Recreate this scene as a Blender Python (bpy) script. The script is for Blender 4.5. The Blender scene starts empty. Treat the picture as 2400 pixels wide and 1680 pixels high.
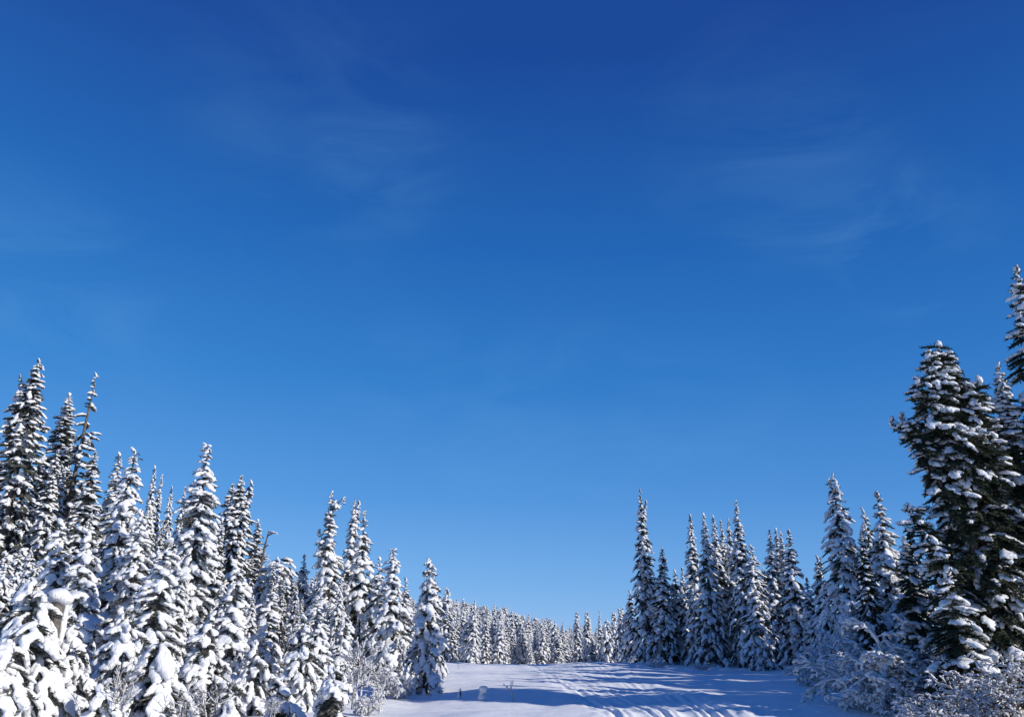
import bpy, bmesh, math, random
import numpy as np
from mathutils import Vector, Matrix, Euler, noise as mnoise

# ------------------------------------------------------------------ camera, sky, sun, exposure
scene = bpy.context.scene
COL = scene.collection
PW, PH, FPX = 2400.0, 1680.0, 1884.0          # photograph size and focal length in its pixels
HORIZON = 1500.0                               # row of the true horizon
PITCH = math.atan((HORIZON - PH / 2) / FPX)
CAM_Z = 1.6

cam_d = bpy.data.cameras.new('camera')
cam_d.sensor_fit = 'HORIZONTAL'
cam_d.sensor_width = 36.0
cam_d.lens = 36.0 * FPX / PW
cam_d.clip_start, cam_d.clip_end = 0.1, 6000.0
cam = bpy.data.objects.new('camera', cam_d)
COL.objects.link(cam)
cam.location = (0, 0, CAM_Z)
cam.rotation_euler = (math.radians(90) + PITCH, 0, 0)
scene.camera = cam

SUN_AZ, SUN_EL = math.radians(114), math.radians(24)
world = bpy.data.worlds.new('World')
scene.world = world
world.use_nodes = True
wn, wl = world.node_tree.nodes, world.node_tree.links
wn.clear()
w_out = wn.new('ShaderNodeOutputWorld')
w_bg = wn.new('ShaderNodeBackground')
w_sky = wn.new('ShaderNodeTexSky')
w_sky.sky_type = 'NISHITA'
w_sky.sun_disc = False
w_sky.sun_elevation = SUN_EL
w_sky.sun_rotation = SUN_AZ
w_sky.altitude = 1800
w_sky.air_density = 1.0
w_sky.dust_density = 0.2
w_sky.ozone_density = 3.0
w_sep = wn.new('ShaderNodeSeparateXYZ')
w_el = wn.new('ShaderNodeValToRGB')      # clear winter sky by height above the horizon, the same all round
SKY_STOPS = [(0.0, (.26, .50, .88)), (.06, (.165, .415, .83)), (.16, (.076, .298, .73)), (.30, (.025, .203, .605)), (.45, (.010, .133, .485)), (.64, (.006, .064, .335)), (1.0, (.004, .040, .23))]
while len(w_el.color_ramp.elements) < len(SKY_STOPS): w_el.color_ramp.elements.new(.5)
for e_, (p_, c_) in zip(w_el.color_ramp.elements, SKY_STOPS): e_.position = p_; e_.color = (*c_, 1)
w_sc = wn.new('ShaderNodeVectorMath'); w_sc.operation = 'SCALE'; w_sc.inputs['Scale'].default_value = 1 / 0.12
w_hs = wn.new('ShaderNodeMix'); w_hs.data_type = 'RGBA'; w_hs.inputs[0].default_value = 0.90
w_tc = wn.new('ShaderNodeTexCoord')
def wmath(op, a_, b_=None):
    n = wn.new('ShaderNodeMath'); n.operation = op
    for i, v in enumerate((a_, b_)):
        if v is None: continue
        if isinstance(v, (int, float)): n.inputs[i].default_value = v
        else: wl.new(v, n.inputs[i])
    return n.outputs[0]
def sky_dir(px, py):
    a_, b_ = (px - PW / 2) / FPX, (PH / 2 - py) / FPX
    c_, s_ = math.cos(PITCH), math.sin(PITCH)
    return Vector((a_, c_ - b_ * s_, s_ + b_ * c_)).normalized()
w_map = wn.new('ShaderNodeMapping')
w_map.inputs['Rotation'].default_value = (0.0, math.radians(-28), 0.1)
w_map.inputs['Scale'].default_value = (1.3, 1.0, 3.4)
w_n = wn.new('ShaderNodeTexNoise')
w_n.inputs['Scale'].default_value = 3.4
w_n.inputs['Detail'].default_value = 9.0
w_n.inputs['Roughness'].default_value = 0.62
w_n.inputs['Distortion'].default_value = 0.8
wl.new(w_tc.outputs['Generated'], w_map.inputs['Vector'])
wl.new(w_map.outputs['Vector'], w_n.inputs['Vector'])
w_r = wn.new('ShaderNodeMapRange')
for k_, v_ in (('From Min', .40), ('From Max', .78), ('To Min', 0.0), ('To Max', 1.0)): w_r.inputs[k_].default_value = v_
wl.new(w_n.outputs['Fac'], w_r.inputs['Value'])
veil = None        # thin cirrus veils: where they hang and how wide they spread (degrees)
for (x_, y_, deg, amp) in [(1760, 330, 9, .14), (1930, 470, 8, .16), (2130, 590, 7, .18), (2080, 690, 5, .10), (760, 330, 12, .13), (880, 400, 6, .10), (1000, 960, 9, .12), (1350, 975, 9, .12), (1650, 985, 8, .10), (40, 640, 9, .14), (100, 820, 10, .10)]:
    dt = wn.new('ShaderNodeVectorMath'); dt.operation = 'DOT_PRODUCT'; dt.inputs[1].default_value = sky_dir(x_, y_)
    wl.new(w_tc.outputs['Generated'], dt.inputs[0])
    mr = wn.new('ShaderNodeMapRange'); mr.interpolation_type = 'SMOOTHSTEP'
    for k_, v_ in (('From Min', math.cos(math.radians(deg))), ('From Max', 1.0), ('To Min', 0.0), ('To Max', amp)): mr.inputs[k_].default_value = v_
    wl.new(dt.outputs['Value'], mr.inputs['Value'])
    veil = mr.outputs[0] if veil is None else wmath('ADD', veil, mr.outputs[0])
veil = wmath('ADD', wmath('MULTIPLY', veil, w_r.outputs['Result']), wmath('MULTIPLY', w_r.outputs['Result'], .02))
w_mix = wn.new('ShaderNodeMix')
w_mix.data_type = 'RGBA'
w_mix.inputs[7].default_value = (2.4, 5.2, 7.8, 1)
wl.new(wmath('MULTIPLY', veil, .42), w_mix.inputs[0])
wl.new(w_tc.outputs['Generated'], w_sep.inputs[0])
wl.new(w_sep.outputs['Z'], w_el.inputs['Fac'])
wl.new(w_el.outputs['Color'], w_sc.inputs[0])
wl.new(w_sky.outputs['Color'], w_hs.inputs[6])
w_side = wn.new('ShaderNodeVectorMath'); w_side.operation = 'MULTIPLY_ADD'
w_side.inputs[1].default_value = (-.36, -.22, -.12); w_side.inputs[2].default_value = (1, 1, 1)
w_cx = wn.new('ShaderNodeCombineXYZ')
for i_ in range(3): wl.new(w_sep.outputs['X'], w_cx.inputs[i_])
wl.new(w_cx.outputs[0], w_side.inputs[0])
w_mul = wn.new('ShaderNodeVectorMath'); w_mul.operation = 'MULTIPLY'
wl.new(w_sc.outputs['Vector'], w_mul.inputs[0]); wl.new(w_side.outputs['Vector'], w_mul.inputs[1])
wl.new(w_mul.outputs['Vector'], w_hs.inputs[7])
wl.new(w_hs.outputs[2], w_mix.inputs[6])
wl.new(w_mix.outputs[2], w_bg.inputs['Color'])
w_bg.inputs['Strength'].default_value = 0.12
wl.new(w_bg.outputs['Background'], w_out.inputs['Surface'])

sun_d = bpy.data.lights.new('sun', 'SUN')
sun_d.energy = 4.3
sun_d.angle = math.radians(0.5)
sun_d.color = (1.0, 0.95, 0.87)
sun = bpy.data.objects.new('sun', sun_d)
COL.objects.link(sun)
TO_SUN = Vector((math.sin(SUN_AZ) * math.cos(SUN_EL), math.cos(SUN_AZ) * math.cos(SUN_EL), math.sin(SUN_EL)))
sun.rotation_euler = TO_SUN.to_track_quat('Z', 'Y').to_euler()
sun.location = TO_SUN * 200

scene.view_settings.view_transform = 'Standard'
scene.view_settings.look = 'None'
scene.view_settings.exposure = 0.0
scene.view_settings.gamma = 1.0
scene.view_settings.use_curve_mapping = False
scene.render.engine = 'CYCLES'
scene.cycles.max_bounces = 5
scene.cycles.diffuse_bounces = 3
scene.cycles.glossy_bounces = 2

# ------------------------------------------------------------------ helpers
def tag(o, label=None, cat=None, group=None, kind=None):
    if label: o['label'] = label
    if cat: o['category'] = cat
    if group: o['group'] = group
    if kind: o['kind'] = kind
    return o

def mesh_from(name, V, F, mats, mat_idx=None, smooth=True):
    V = np.asarray(V, dtype=np.float32); F = np.asarray(F, dtype=np.int32)
    n = F.shape[1]
    me = bpy.data.meshes.new(name)
    me.vertices.add(len(V)); me.vertices.foreach_set('co', V.ravel())
    me.loops.add(F.size); me.loops.foreach_set('vertex_index', F.ravel())
    me.polygons.add(len(F))
    me.polygons.foreach_set('loop_start', np.arange(0, F.size, n, dtype=np.int32))
    for m in mats: me.materials.append(m)
    if mat_idx is not None: me.polygons.foreach_set('material_index', np.asarray(mat_idx, dtype=np.int32))
    sm = np.full(len(F), bool(smooth)) if np.isscalar(smooth) else np.asarray(smooth)
    me.polygons.foreach_set('use_smooth', sm)
    me.update(calc_edges=True)
    return me

def obj(name, me, parent=None):
    o = bpy.data.objects.new(name, me)
    COL.objects.link(o)
    if parent is not None: o.parent = parent
    return o

def ray(px, py):
    a, b = (px - PW / 2) / FPX, (PH / 2 - py) / FPX
    c, s = math.cos(PITCH), math.sin(PITCH)
    return np.array([a, c - b * s, s + b * c])

def at(px, py, depth):
    d = ray(px, py)
    p = d * (depth / d[1])
    return np.array([p[0], p[1], p[2] + CAM_Z])

def project(x, y, z):
    c, s = math.cos(PITCH), math.sin(PITCH)
    z = z - CAM_Z
    f = y * c + z * s
    return PW / 2 + FPX * x / f, PH / 2 - FPX * (-y * s + z * c) / f

# ------------------------------------------------------------------ materials
def new_mat(name):
    m = bpy.data.materials.new(name); m.use_nodes = True
    nt = m.node_tree; b = nt.nodes['Principled BSDF']
    return m, nt, b

def noise_node(nt, scale, detail=3, rough=0.55, coord='Object'):
    tc = nt.nodes.new('ShaderNodeTexCoord'); n = nt.nodes.new('ShaderNodeTexNoise')
    n.inputs['Scale'].default_value = scale; n.inputs['Detail'].default_value = detail
    n.inputs['Roughness'].default_value = rough
    nt.links.new(tc.outputs[coord], n.inputs['Vector'])
    return n

def ramp(nt, src, stops):
    r = nt.nodes.new('ShaderNodeValToRGB')
    while len(r.color_ramp.elements) < len(stops): r.color_ramp.elements.new(0.5)
    for e, (p, c) in zip(r.color_ramp.elements, stops):
        e.position = p; e.color = (*c, 1)
    nt.links.new(src, r.inputs['Fac'])
    return r

def bump(nt, b, srcs):
    prev = None
    for s, dist, st in srcs:
        bp = nt.nodes.new('ShaderNodeBump')
        bp.inputs['Distance'].default_value = dist; bp.inputs['Strength'].default_value = st
        nt.links.new(s, bp.inputs['Height'])
        if prev: nt.links.new(prev.outputs['Normal'], bp.inputs['Normal'])
        prev = bp
    nt.links.new(prev.outputs['Normal'], b.inputs['Normal'])

def make_snow(name, s1, d1, s2, d2, c=1.0):
    m, nt, b = new_mat(name)
    n1 = noise_node(nt, s1, 4); n2 = noise_node(nt, s2, 2)
    r = ramp(nt, n1.outputs['Fac'], [(0.3, (0.86 * c, 0.87 * c, 0.885 * c)), (0.7, (0.92 * c, 0.92 * c, 0.92 * c))])
    nt.links.new(r.outputs['Color'], b.inputs['Base Color'])
    b.inputs['Roughness'].default_value = 0.75
    b.inputs['Specular IOR Level'].default_value = 0.2
    bump(nt, b, [(n1.outputs['Fac'], d1, 0.7), (n2.outputs['Fac'], d2, 0.5)])
    return m
M_SNOW = make_snow('tree_snow', 11.0, 0.06, 50.0, 0.016, .96)
M_GROUND = make_snow('ground_snow', 2.2, 0.05, 26.0, 0.012)
M_RIME = make_snow('rime_frost', 20.0, 0.02, 90.0, 0.008, .82)

def make_dark(name, c1, c2, scale, rough=0.8):
    m, nt, b = new_mat(name)
    n = noise_node(nt, scale, 3)
    r = ramp(nt, n.outputs['Fac'], [(0.35, c1), (0.65, c2)])
    nt.links.new(r.outputs['Color'], b.inputs['Base Color'])
    b.inputs['Roughness'].default_value = rough
    b.inputs['Specular IOR Level'].default_value = 0.25
    bump(nt, b, [(n.outputs['Fac'], 0.02, 0.5)])
    return m
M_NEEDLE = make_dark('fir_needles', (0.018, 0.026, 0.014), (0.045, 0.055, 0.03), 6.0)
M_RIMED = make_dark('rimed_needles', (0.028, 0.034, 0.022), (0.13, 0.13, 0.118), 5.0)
M_FROSTED = make_dark('frosted_needles', (0.05, 0.05, 0.045), (0.22, 0.215, 0.20), 1.6)
M_BARK = make_dark('grey_bark', (0.07, 0.06, 0.05), (0.19, 0.17, 0.15), 14.0)
M_TWIG = make_dark('bare_twig', (0.05, 0.04, 0.035), (0.11, 0.085, 0.07), 25.0)

# ------------------------------------------------------------------ ground
TABS = {}
def vnoise(x, y, seed):
    if seed not in TABS: TABS[seed] = np.random.RandomState(seed).rand(256, 256)
    tab = TABS[seed]
    xi, yi = np.floor(x).astype(int), np.floor(y).astype(int)
    fx, fy = x - xi, y - yi
    fx, fy = fx * fx * fx * (fx * (fx * 6 - 15) + 10), fy * fy * fy * (fy * (fy * 6 - 15) + 10)
    g = lambda i, j: tab[i & 255, j & 255]
    a = g(xi, yi) * (1 - fx) + g(xi + 1, yi) * fx
    b = g(xi, yi + 1) * (1 - fx) + g(xi + 1, yi + 1) * fx
    return (a * (1 - fy) + b * fy) * 2 - 1

def sstep(a, b, x):
    t = np.clip((x - a) / (b - a), 0, 1)
    return t * t * (3 - 2 * t)

def flat_hit(px, py):
    d = ray(px, py); t = -CAM_Z / d[2]
    return d[0] * t, d[1] * t
TRACK = np.array([flat_hit(*p) for p in [(1650, 1760), (1566, 1680), (1500, 1652), (1430, 1620), (1385, 1596), (1350, 1578), (1310, 1562), (1275, 1553)]]
                 + [(3.0, 72.0)])

RUTS = [(-1.22, .07, .07), (-0.98, .05, .04), (-0.66, .16, .045), (-0.40, .05, .05), (-0.12, .06, .06), (0.12, .05, .035), (0.42, .15, .05), (0.70, .05, .05), (0.93, .06, .06), (1.20, .07, .07)]
TY = np.concatenate([[-400, 0], TRACK[:, 1], [5000]]); TX = np.concatenate([[TRACK[0, 0]] * 2, TRACK[:, 0], [TRACK[-1, 0]]])
_yy = np.linspace(-20, 140, 1601); _xx = np.interp(_yy, TY, TX)
_k = np.exp(-np.linspace(-2, 2, 81) ** 2); _xx = np.convolve(np.pad(_xx, 40, mode='edge'), _k / _k.sum(), 'valid')
def trail_x(y): return np.interp(y, _yy, _xx)

def ground(x, y):
    x = np.asarray(x, float); y = np.asarray(y, float)
    h = -1.1 * sstep(56, 86, y) - 0.35 * sstep(3, 16, x) * sstep(26, 56, y) * 0
    h = h + 7.5 * sstep(75, 190, y) * sstep(45, -50, x) + 40 * sstep(250, 1400, y) * sstep(300, -700, x)
    h = h + 2.2 * sstep(-4, -26, x) * sstep(12, 34, y)
    h = h + 0.9 * sstep(9.5, 20, x + 0.10 * (20 - np.minimum(y, 60))) * sstep(8, 18, y)
    near = sstep(160, 60, y)
    h = h + near * (0.16 * vnoise(x / 5.5 + 3, y / 4.2 + 9, 1) + 0.07 * vnoise(x / 2.3, y / 1.7, 2) + 0.022 * vnoise(x / .8, y / .6, 3))
    h = h + 0.22 * sstep(-2.0, -4.5, x + 0.06 * (y - 20)) * near
    h = h - 0.16 * vnoise(np.array(3.), np.array(9.), 1) * near
    return h

def ground_tracks(x, y):
    h = ground(x, y)
    u = x - trail_x(y); v = y
    uu = u / (1 + 0.014 * np.maximum(v - 18, 0))
    band = sstep(1.7, 1.3, np.abs(uu))
    k = np.zeros_like(h)
    for o, wd, dp in RUTS:
        oo = uu - o - 0.05 * vnoise(v / 4.0, v * 0 + o * 7, 11)
        k = k - dp * np.exp(-(oo / wd) ** 2) + 0.5 * dp * np.exp(-((np.abs(oo) - wd * 1.9) / (wd * .6)) ** 2)
    k = k * (.18 + .45 * sstep(36, 19, v))
    fade = .55 + .45 * vnoise(u / 1.2 + 7, v / 6.0, 12)
    k = k * (.6 + .6 * fade) - 0.03 * band + band * 0.008 * vnoise(x / .15, y / .18, 5) + band * 0.008 * vnoise(x / .4, y / .5, 6)
    lump = np.exp(-((uu - 1.62) / .22) ** 2) + .6 * np.exp(-((uu + 1.55) / .15) ** 2)
    k = k + lump * (0.02 + 0.045 * vnoise(x / .2, y / .3, 8))
    k = k + .012 * vnoise(u / .5, v / 2.5, 13) * sstep(3.2, 1.6, np.abs(uu))
    return h + k * sstep(66, 58, y) * sstep(10, 14, y)

def G(x, y):
    return float(ground(np.array(x), np.array(y)))

def axis_coords(segs):
    out = [segs[0][0]]
    for a, b, n in segs:
        out += list(np.linspace(a, b, n + 1)[1:])
    return np.array(out)
gx = axis_coords([(-2600, -300, 10), (-300, -60, 24), (-60, -18, 34), (-18, -6, 28), (-6, -1.9, 26), (-1.9, 1.9, 90), (1.9, 6, 28), (6, 16, 36), (16, 60, 36), (60, 300, 24), (300, 2600, 10)])
gy = axis_coords([(-300, -20, 12), (-20, 13, 24), (13, 24, 100), (24, 40, 76), (40, 70, 64), (70, 200, 44), (200, 500, 16), (500, 4000, 12)])
GX, GY = np.meshgrid(gx, gy)
GX = GX + trail_x(GY)
GZ = ground_tracks(GX.ravel(), GY.ravel())
nx, ny = len(gx), len(gy)
idx = np.arange(nx * ny).reshape(ny, nx)
gf = np.stack([idx[:-1, :-1].ravel(), idx[:-1, 1:].ravel(), idx[1:, 1:].ravel(), idx[1:, :-1].ravel()], 1)
ground_o = obj('snow_ground', mesh_from('snow_ground', np.stack([GX.ravel(), GY.ravel(), GZ], 1), gf, [M_GROUND]))
tag(ground_o, 'snow covered trail and slopes crossed by snowmobile tracks', 'ground', kind='structure')

# ------------------------------------------------------------------ bough templates
def ico_arr(sub):
    bm = bmesh.new(); bmesh.ops.create_icosphere(bm, subdivisions=sub, radius=1.0)
    bm.verts.ensure_lookup_table()
    V = np.array([v.co[:] for v in bm.verts]); F = np.array([[v.index for v in f.verts] for f in bm.faces])
    bm.free(); return V, F
ICO2 = ico_arr(2)

class MB:
    def __init__(self): self.V, self.F, self.n = [], [], 0
    def add(self, V, F):
        if len(V) == 0: return
        self.V.append(np.asarray(V, float)); self.F.append(np.asarray(F, int) + self.n); self.n += len(V)
    def get(self):
        if not self.V: return np.zeros((0, 3)), np.zeros((0, 3), int)
        return np.concatenate(self.V), np.concatenate(self.F)

def frame(d):
    d = d / (np.linalg.norm(d) + 1e-9)
    a = np.array([0, 0, 1.0]) if abs(d[2]) < .95 else np.array([1.0, 0, 0])
    s = np.cross(a, d); s /= np.linalg.norm(s)
    return d, s, np.cross(d, s)

def blob(mb, c, rad, d=(1, 0, 0)):
    f, s, u = frame(np.asarray(d, float))
    V = ICO2[0] * np.asarray(rad)
    mb.add(V @ np.stack([f, s, u]) + c, ICO2[1])

def spike(mb, a, b, r, sides=3):
    d, s, u = frame(b - a)
    ang = np.arange(sides) * 2 * math.pi / sides
    ring = a + r * (np.cos(ang)[:, None] * s + np.sin(ang)[:, None] * u)
    mid = a + (b - a) * .55 + (ring - a) * 1.0
    V = np.concatenate([ring * .4 + a * .6, mid, [b]])
    F = []
    for i in range(sides):
        j = (i + 1) % sides
        F += [(i, j, sides + j), (i, sides + j, sides + i), (sides + i, sides + j, 2 * sides)]
    mb.add(V, F)

def cone(mb, a, b, r):
    d, s, u = frame(b - a)
    V = np.array([a + r * s, a - r * .5 * s + r * .8 * u, a - r * .5 * s - r * .8 * u, b])
    mb.add(V, [(0, 1, 3), (1, 2, 3), (2, 0, 3)])

def needles(mb, a, b, rng, n, ln):
    d, s, u = frame(b - a)
    for i in range(n):
        p = a + (b - a) * rng.uniform(.05, 1.0)
        th = rng.uniform(0, 6.283)
        o = math.cos(th) * s + math.sin(th) * u * .8
        t = p + (d * .75 + o) * ln * rng.uniform(.6, 1.1)
        w = np.cross(d, o) * .011
        mb.add([p - w - d * .008, p + w + d * .012, t], [(0, 1, 2)])

def remesh(V, F, voxel, smooth, targets):
    me = mesh_from('t', V, F, [])
    o = bpy.data.objects.new('t', me); COL.objects.link(o)
    r = o.modifiers.new('r', 'REMESH'); r.mode = 'VOXEL'; r.voxel_size = voxel
    s = o.modifiers.new('s', 'SMOOTH'); s.factor = .5; s.iterations = smooth
    dg = bpy.context.evaluated_depsgraph_get()
    base = bpy.data.meshes.new_from_object(o.evaluated_get(dg))
    o.modifiers.clear(); o.data = base
    nt_ = sum(len(p.vertices) - 2 for p in base.polygons)
    out = []
    for t in targets:
        dm = o.modifiers.new('d', 'DECIMATE'); dm.ratio = min(1.0, t / max(nt_, 1)); dm.use_collapse_triangulate = True
        dg = bpy.context.evaluated_depsgraph_get()
        m2 = o.evaluated_get(dg).to_mesh()
        m2.calc_loop_triangles()
        vv = np.empty(len(m2.vertices) * 3, np.float32); m2.vertices.foreach_get('co', vv)
        ff = np.empty(len(m2.loop_triangles) * 3, np.int32); m2.loop_triangles.foreach_get('vertices', ff)
        W = vv.reshape(-1, 3).astype(float)
        amp = .012 if t > 60 else .02
        for i_, w_ in enumerate(W):
            W[i_] = w_ + np.array(mnoise.noise_vector(Vector(w_) * 14)) * amp + np.array(mnoise.noise_vector(Vector(w_) * 5)) * amp * 1.2
        out.append((W, ff.reshape(-1, 3)))
        o.evaluated_get(dg).to_mesh_clear()
        o.modifiers.clear()
    bpy.data.objects.remove(o); bpy.data.meshes.remove(base); bpy.data.meshes.remove(me)
    return out

LODS = ('hi', 'mid', 'low', 'far')
LENS = (0.24, 0.42, 0.72, 1.1, 1.55)
TEMPL = {}      # (class, load, variant) -> {lod: (needle V,F, snow V,F)}

def build_template(ci, load, var):
    rng = random.Random(ci * 101 + var * 13 + {'pillow': 5, 'heavy': 7, 'light': 3}[load])
    L = LENS[ci]
    droop = {'pillow': rng.uniform(.35, .55), 'heavy': rng.uniform(.38, .66), 'light': rng.uniform(.15, .38)}[load]
    side = rng.uniform(-.1, .1)
    P = lambda s: np.array([s * L * (1 - .25 * droop * s), side * L * s * s, -droop * L * s ** 1.8])
    tw = []
    step = max(.055, L * .075)
    s = .12
    while s < 1.0:
        for sg in (-1, 1):
            ln = L * (.10 + .36 * (1 - s) ** .8) * rng.uniform(.65, 1.15)
            ang = math.radians(rng.uniform(38, 62)) * sg
            d = np.array([math.cos(ang), math.sin(ang), -droop * s * 1.2 + rng.uniform(-.18, .1)])
            a = P(s); tw.append((a, a + d / np.linalg.norm(d) * ln * 1.1, s, sg))
        s += step / L * rng.uniform(.8, 1.25)
    tw.append((P(.9), P(1.0) + np.array([.10 * L, 0, -.05 * L]), 1.0, 0))
    res = {}
    nd = {}
    for lod in LODS:
        mb = MB()
        if lod in ('hi', 'mid'):
            r = .022 if lod == 'hi' else .028
            pts = [P(k / 4) for k in range(5)]
            for a, b in zip(pts[:-1], pts[1:]): spike(mb, a, b + (b - a) * .2, .016 + .01 * L)
            for k, (a, b, s_, sg) in enumerate(tw):
                if lod == 'mid' and k % 2 and L > .5: continue
                (spike if lod == 'hi' else cone)(mb, a, b, r * rng.uniform(.8, 1.3) * (.8 + .3 * L) * (1 if lod == 'hi' else 1.25))
                needles(mb, a, b, rng, (11 if lod == 'hi' else 3), .075 if lod == 'hi' else .085)
                if np.linalg.norm(b - a) > .2:
                    for q in range(2 if lod == 'hi' else 1):
                        p = a + (b - a) * rng.uniform(.35, .8)
                        e = p + (b - a) * .35 + np.array([0, rng.choice((-1, 1)) * .3 * np.linalg.norm(b - a), -.03])
                        (spike if lod == 'hi' else cone)(mb, p, e, r * .9)
        else:
            keep = 9 if lod == 'low' else 3
            cone(mb, P(0), P(.97), .05 + .05 * L if lod == 'low' else .045 + .05 * L)
            st = max(1, len(tw) // keep)
            for k in range(0, len(tw), st):
                a, b, s_, sg = tw[k]
                cone(mb, a, b + (b - a) * .25, (.045 if lod == 'low' else .05) + .03 * L)
        nd[lod] = mb.get()
    sm = MB()
    if load == 'pillow':
        th = .05 + .07 * min(L, 1.2) ** .8
        n = 3 + int(L * 4)
        for k in range(n):
            s_ = .12 + .9 * k / (n - 1) + rng.uniform(-.03, .03)
            w = (.30 * L * math.sin(math.pi * min(1, .22 + .62 * s_)) + .02) * rng.uniform(.6, 1.0)
            c = P(min(s_, 1.05)) + np.array([0, rng.uniform(-.1, .1) * L, th * rng.uniform(.35, .75)])
            d = P(min(1.0, s_ + .1)) - P(max(0, s_ - .1))
            blob(sm, c, (max(.07, .2 * L) * rng.uniform(.7, 1.1), w * .8 + .03, th * rng.uniform(.8, 1.25)), d)
        for k in range(4 + int(5 * L)):
            a, b, s_, sg = rng.choice(tw)
            f = rng.uniform(.5, .95)
            c = a + (b - a) * f + np.array([0, 0, th * .25])
            d = (b - a) + np.array([0, 0, -.25 * np.linalg.norm(b - a)])
            blob(sm, c, (np.linalg.norm(b - a) * .5 + .05, .045 + .07 * L * rng.uniform(.6, 1.2), th * rng.uniform(.6, 1.0)), d)
        tipd = np.array([.5, rng.uniform(-.3, .3), -1.0])
        blob(sm, P(1.0) + np.array([.02, 0, -.02]), (.07 + .11 * L, .05 + .08 * L, .05 + .06 * L), tipd)
        vox, smi = .020 + .016 * L, 4
        tg = (int(420 + 500 * L), int(110 + 90 * L), int(44 + 30 * L), 22)
    elif load == 'heavy':
        th = .034 + .045 * min(L, 1.2)
        n = 2 + int(L * 3)
        for k in range(n):
            s_ = .3 + .72 * k / max(1, n - 1) + rng.uniform(-.05, .05)
            c = P(min(s_, 1.02)) + np.array([0, rng.uniform(-.06, .06) * L, th * rng.uniform(.5, .9)])
            d = P(min(1.0, s_ + .1)) - P(max(0, s_ - .1))
            blob(sm, c, (.05 + .14 * L * rng.uniform(.7, 1.2), .035 + .065 * L * rng.uniform(.5, 1.3), th * rng.uniform(.7, 1.1)), d)
        outer = [q for q in tw if q[2] > .25]
        for k in range(4 + int(10 * L)):
            a, b, s_, sg = outer[(k * 5 + rng.randrange(3)) % len(outer)]
            ln = np.linalg.norm(b - a)
            c = a + (b - a) * rng.uniform(.5, .9) + np.array([0, 0, th * .45])
            d = (b - a) / ln + np.array([0, 0, rng.uniform(-1.1, -.25)])
            blob(sm, c, (ln * rng.uniform(.35, .6) + .035, .026 + .036 * L * rng.uniform(.5, 1.3), th * rng.uniform(.5, .85)), d)
        blob(sm, P(1.0) + np.array([.01, 0, .01]), (.06 + .07 * L, .045 + .05 * L, .04 + .04 * L), np.array([.6, rng.uniform(-.3, .3), -.8]))
        vox, smi = .018 + .010 * L, 3
        tg = (int(420 + 500 * L), int(90 + 80 * L), int(38 + 26 * L), 24)
    else:
        for k, (a, b, s_, sg) in enumerate(tw):
            if rng.random() < .22: continue
            ln = np.linalg.norm(b - a)
            m = max(1, int(ln / .12))
            for q in range(m):
                if rng.random() < .2: continue
                f = (q + rng.uniform(.3, .8)) / m
                c = a + (b - a) * f + np.array([0, 0, .030])
                blob(sm, c, (ln / m * .62 + .02, .028 + .024 * rng.random() + .01 * L, .030 + .02 * rng.random()), b - a)
        for k in range(2 + int(4 * L)):
            s_ = rng.uniform(.1, 1.0); d = P(min(1, s_ + .1)) - P(max(0, s_ - .1))
            blob(sm, P(s_) + np.array([0, rng.uniform(-.05, .05) * L, .045]), (.07 + .05 * L, .035 + .05 * L * rng.random(), .04 + .02 * L), d)
        vox, smi = .017 + .006 * L, 2
        tg = (int(420 + 600 * L), int(95 + 90 * L), int(42 + 30 * L), 26)
    V, F = sm.get()
    outs = remesh(V, F, vox, smi, tg)
    for lod, (sv, sf) in zip(LODS, outs):
        res[lod] = (*nd[lod], sv, sf)
    TEMPL[(ci, load, var)] = res

NVAR = 3
for ci in range(len(LENS)):
    for load in ('pillow', 'heavy', 'light'):
        for var in range(NVAR): build_template(ci, load, var)

# ------------------------------------------------------------------ fir trees
def rot_mat(az, pitch, roll):
    return np.array((Matrix.Rotation(az, 3, 'Z') @ Matrix.Rotation(-pitch, 3, 'Y') @ Matrix.Rotation(roll, 3, 'X')))

STYLES = {   # pillow and heavy shares, bare share, low and top pitch, whorl spacing, boughs per whorl, profile power, pad size, longest spray
    'laden':  dict(pillow=.09, heavy=.50, bare=.07, lo=-46, hi=6, dz=.25, nb=7, p=.80, lump=.9, cap=.44),
    'heap':   dict(pillow=.14, heavy=.66, bare=.12, lo=-46, hi=0, dz=.25, nb=7, p=.6, lump=1.08, cap=.62),
    'spire':  dict(pillow=.0, heavy=.38, bare=.17, lo=-44, hi=8, dz=.25, nb=7, p=.9, lump=.88, cap=.5),
    'dusted': dict(pillow=.0, heavy=.20, bare=.27, lo=-30, hi=8, dz=.22, nb=7, p=.75, lump=.85, cap=.44),
    'dark':   dict(pillow=.02, heavy=.22, bare=.58, lo=-34, hi=10, dz=.22, nb=8, p=.75, lump=.95, cap=.5),
    'crowned': dict(pillow=.03, heavy=.22, bare=.64, lo=-36, hi=18, dz=.22, nb=8, p=.42, lump=.85, cap=.42),
    'shade':  dict(pillow=.02, heavy=.42, bare=.22, lo=-46, hi=10, dz=.25, nb=7, p=.85, lump=1.0, cap=.62),
    'far':    dict(pillow=.0, heavy=.55, bare=.06, lo=-35, hi=10, dz=.30, nb=6, p=.55, lump=1.35, cap=.6),
}

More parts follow.
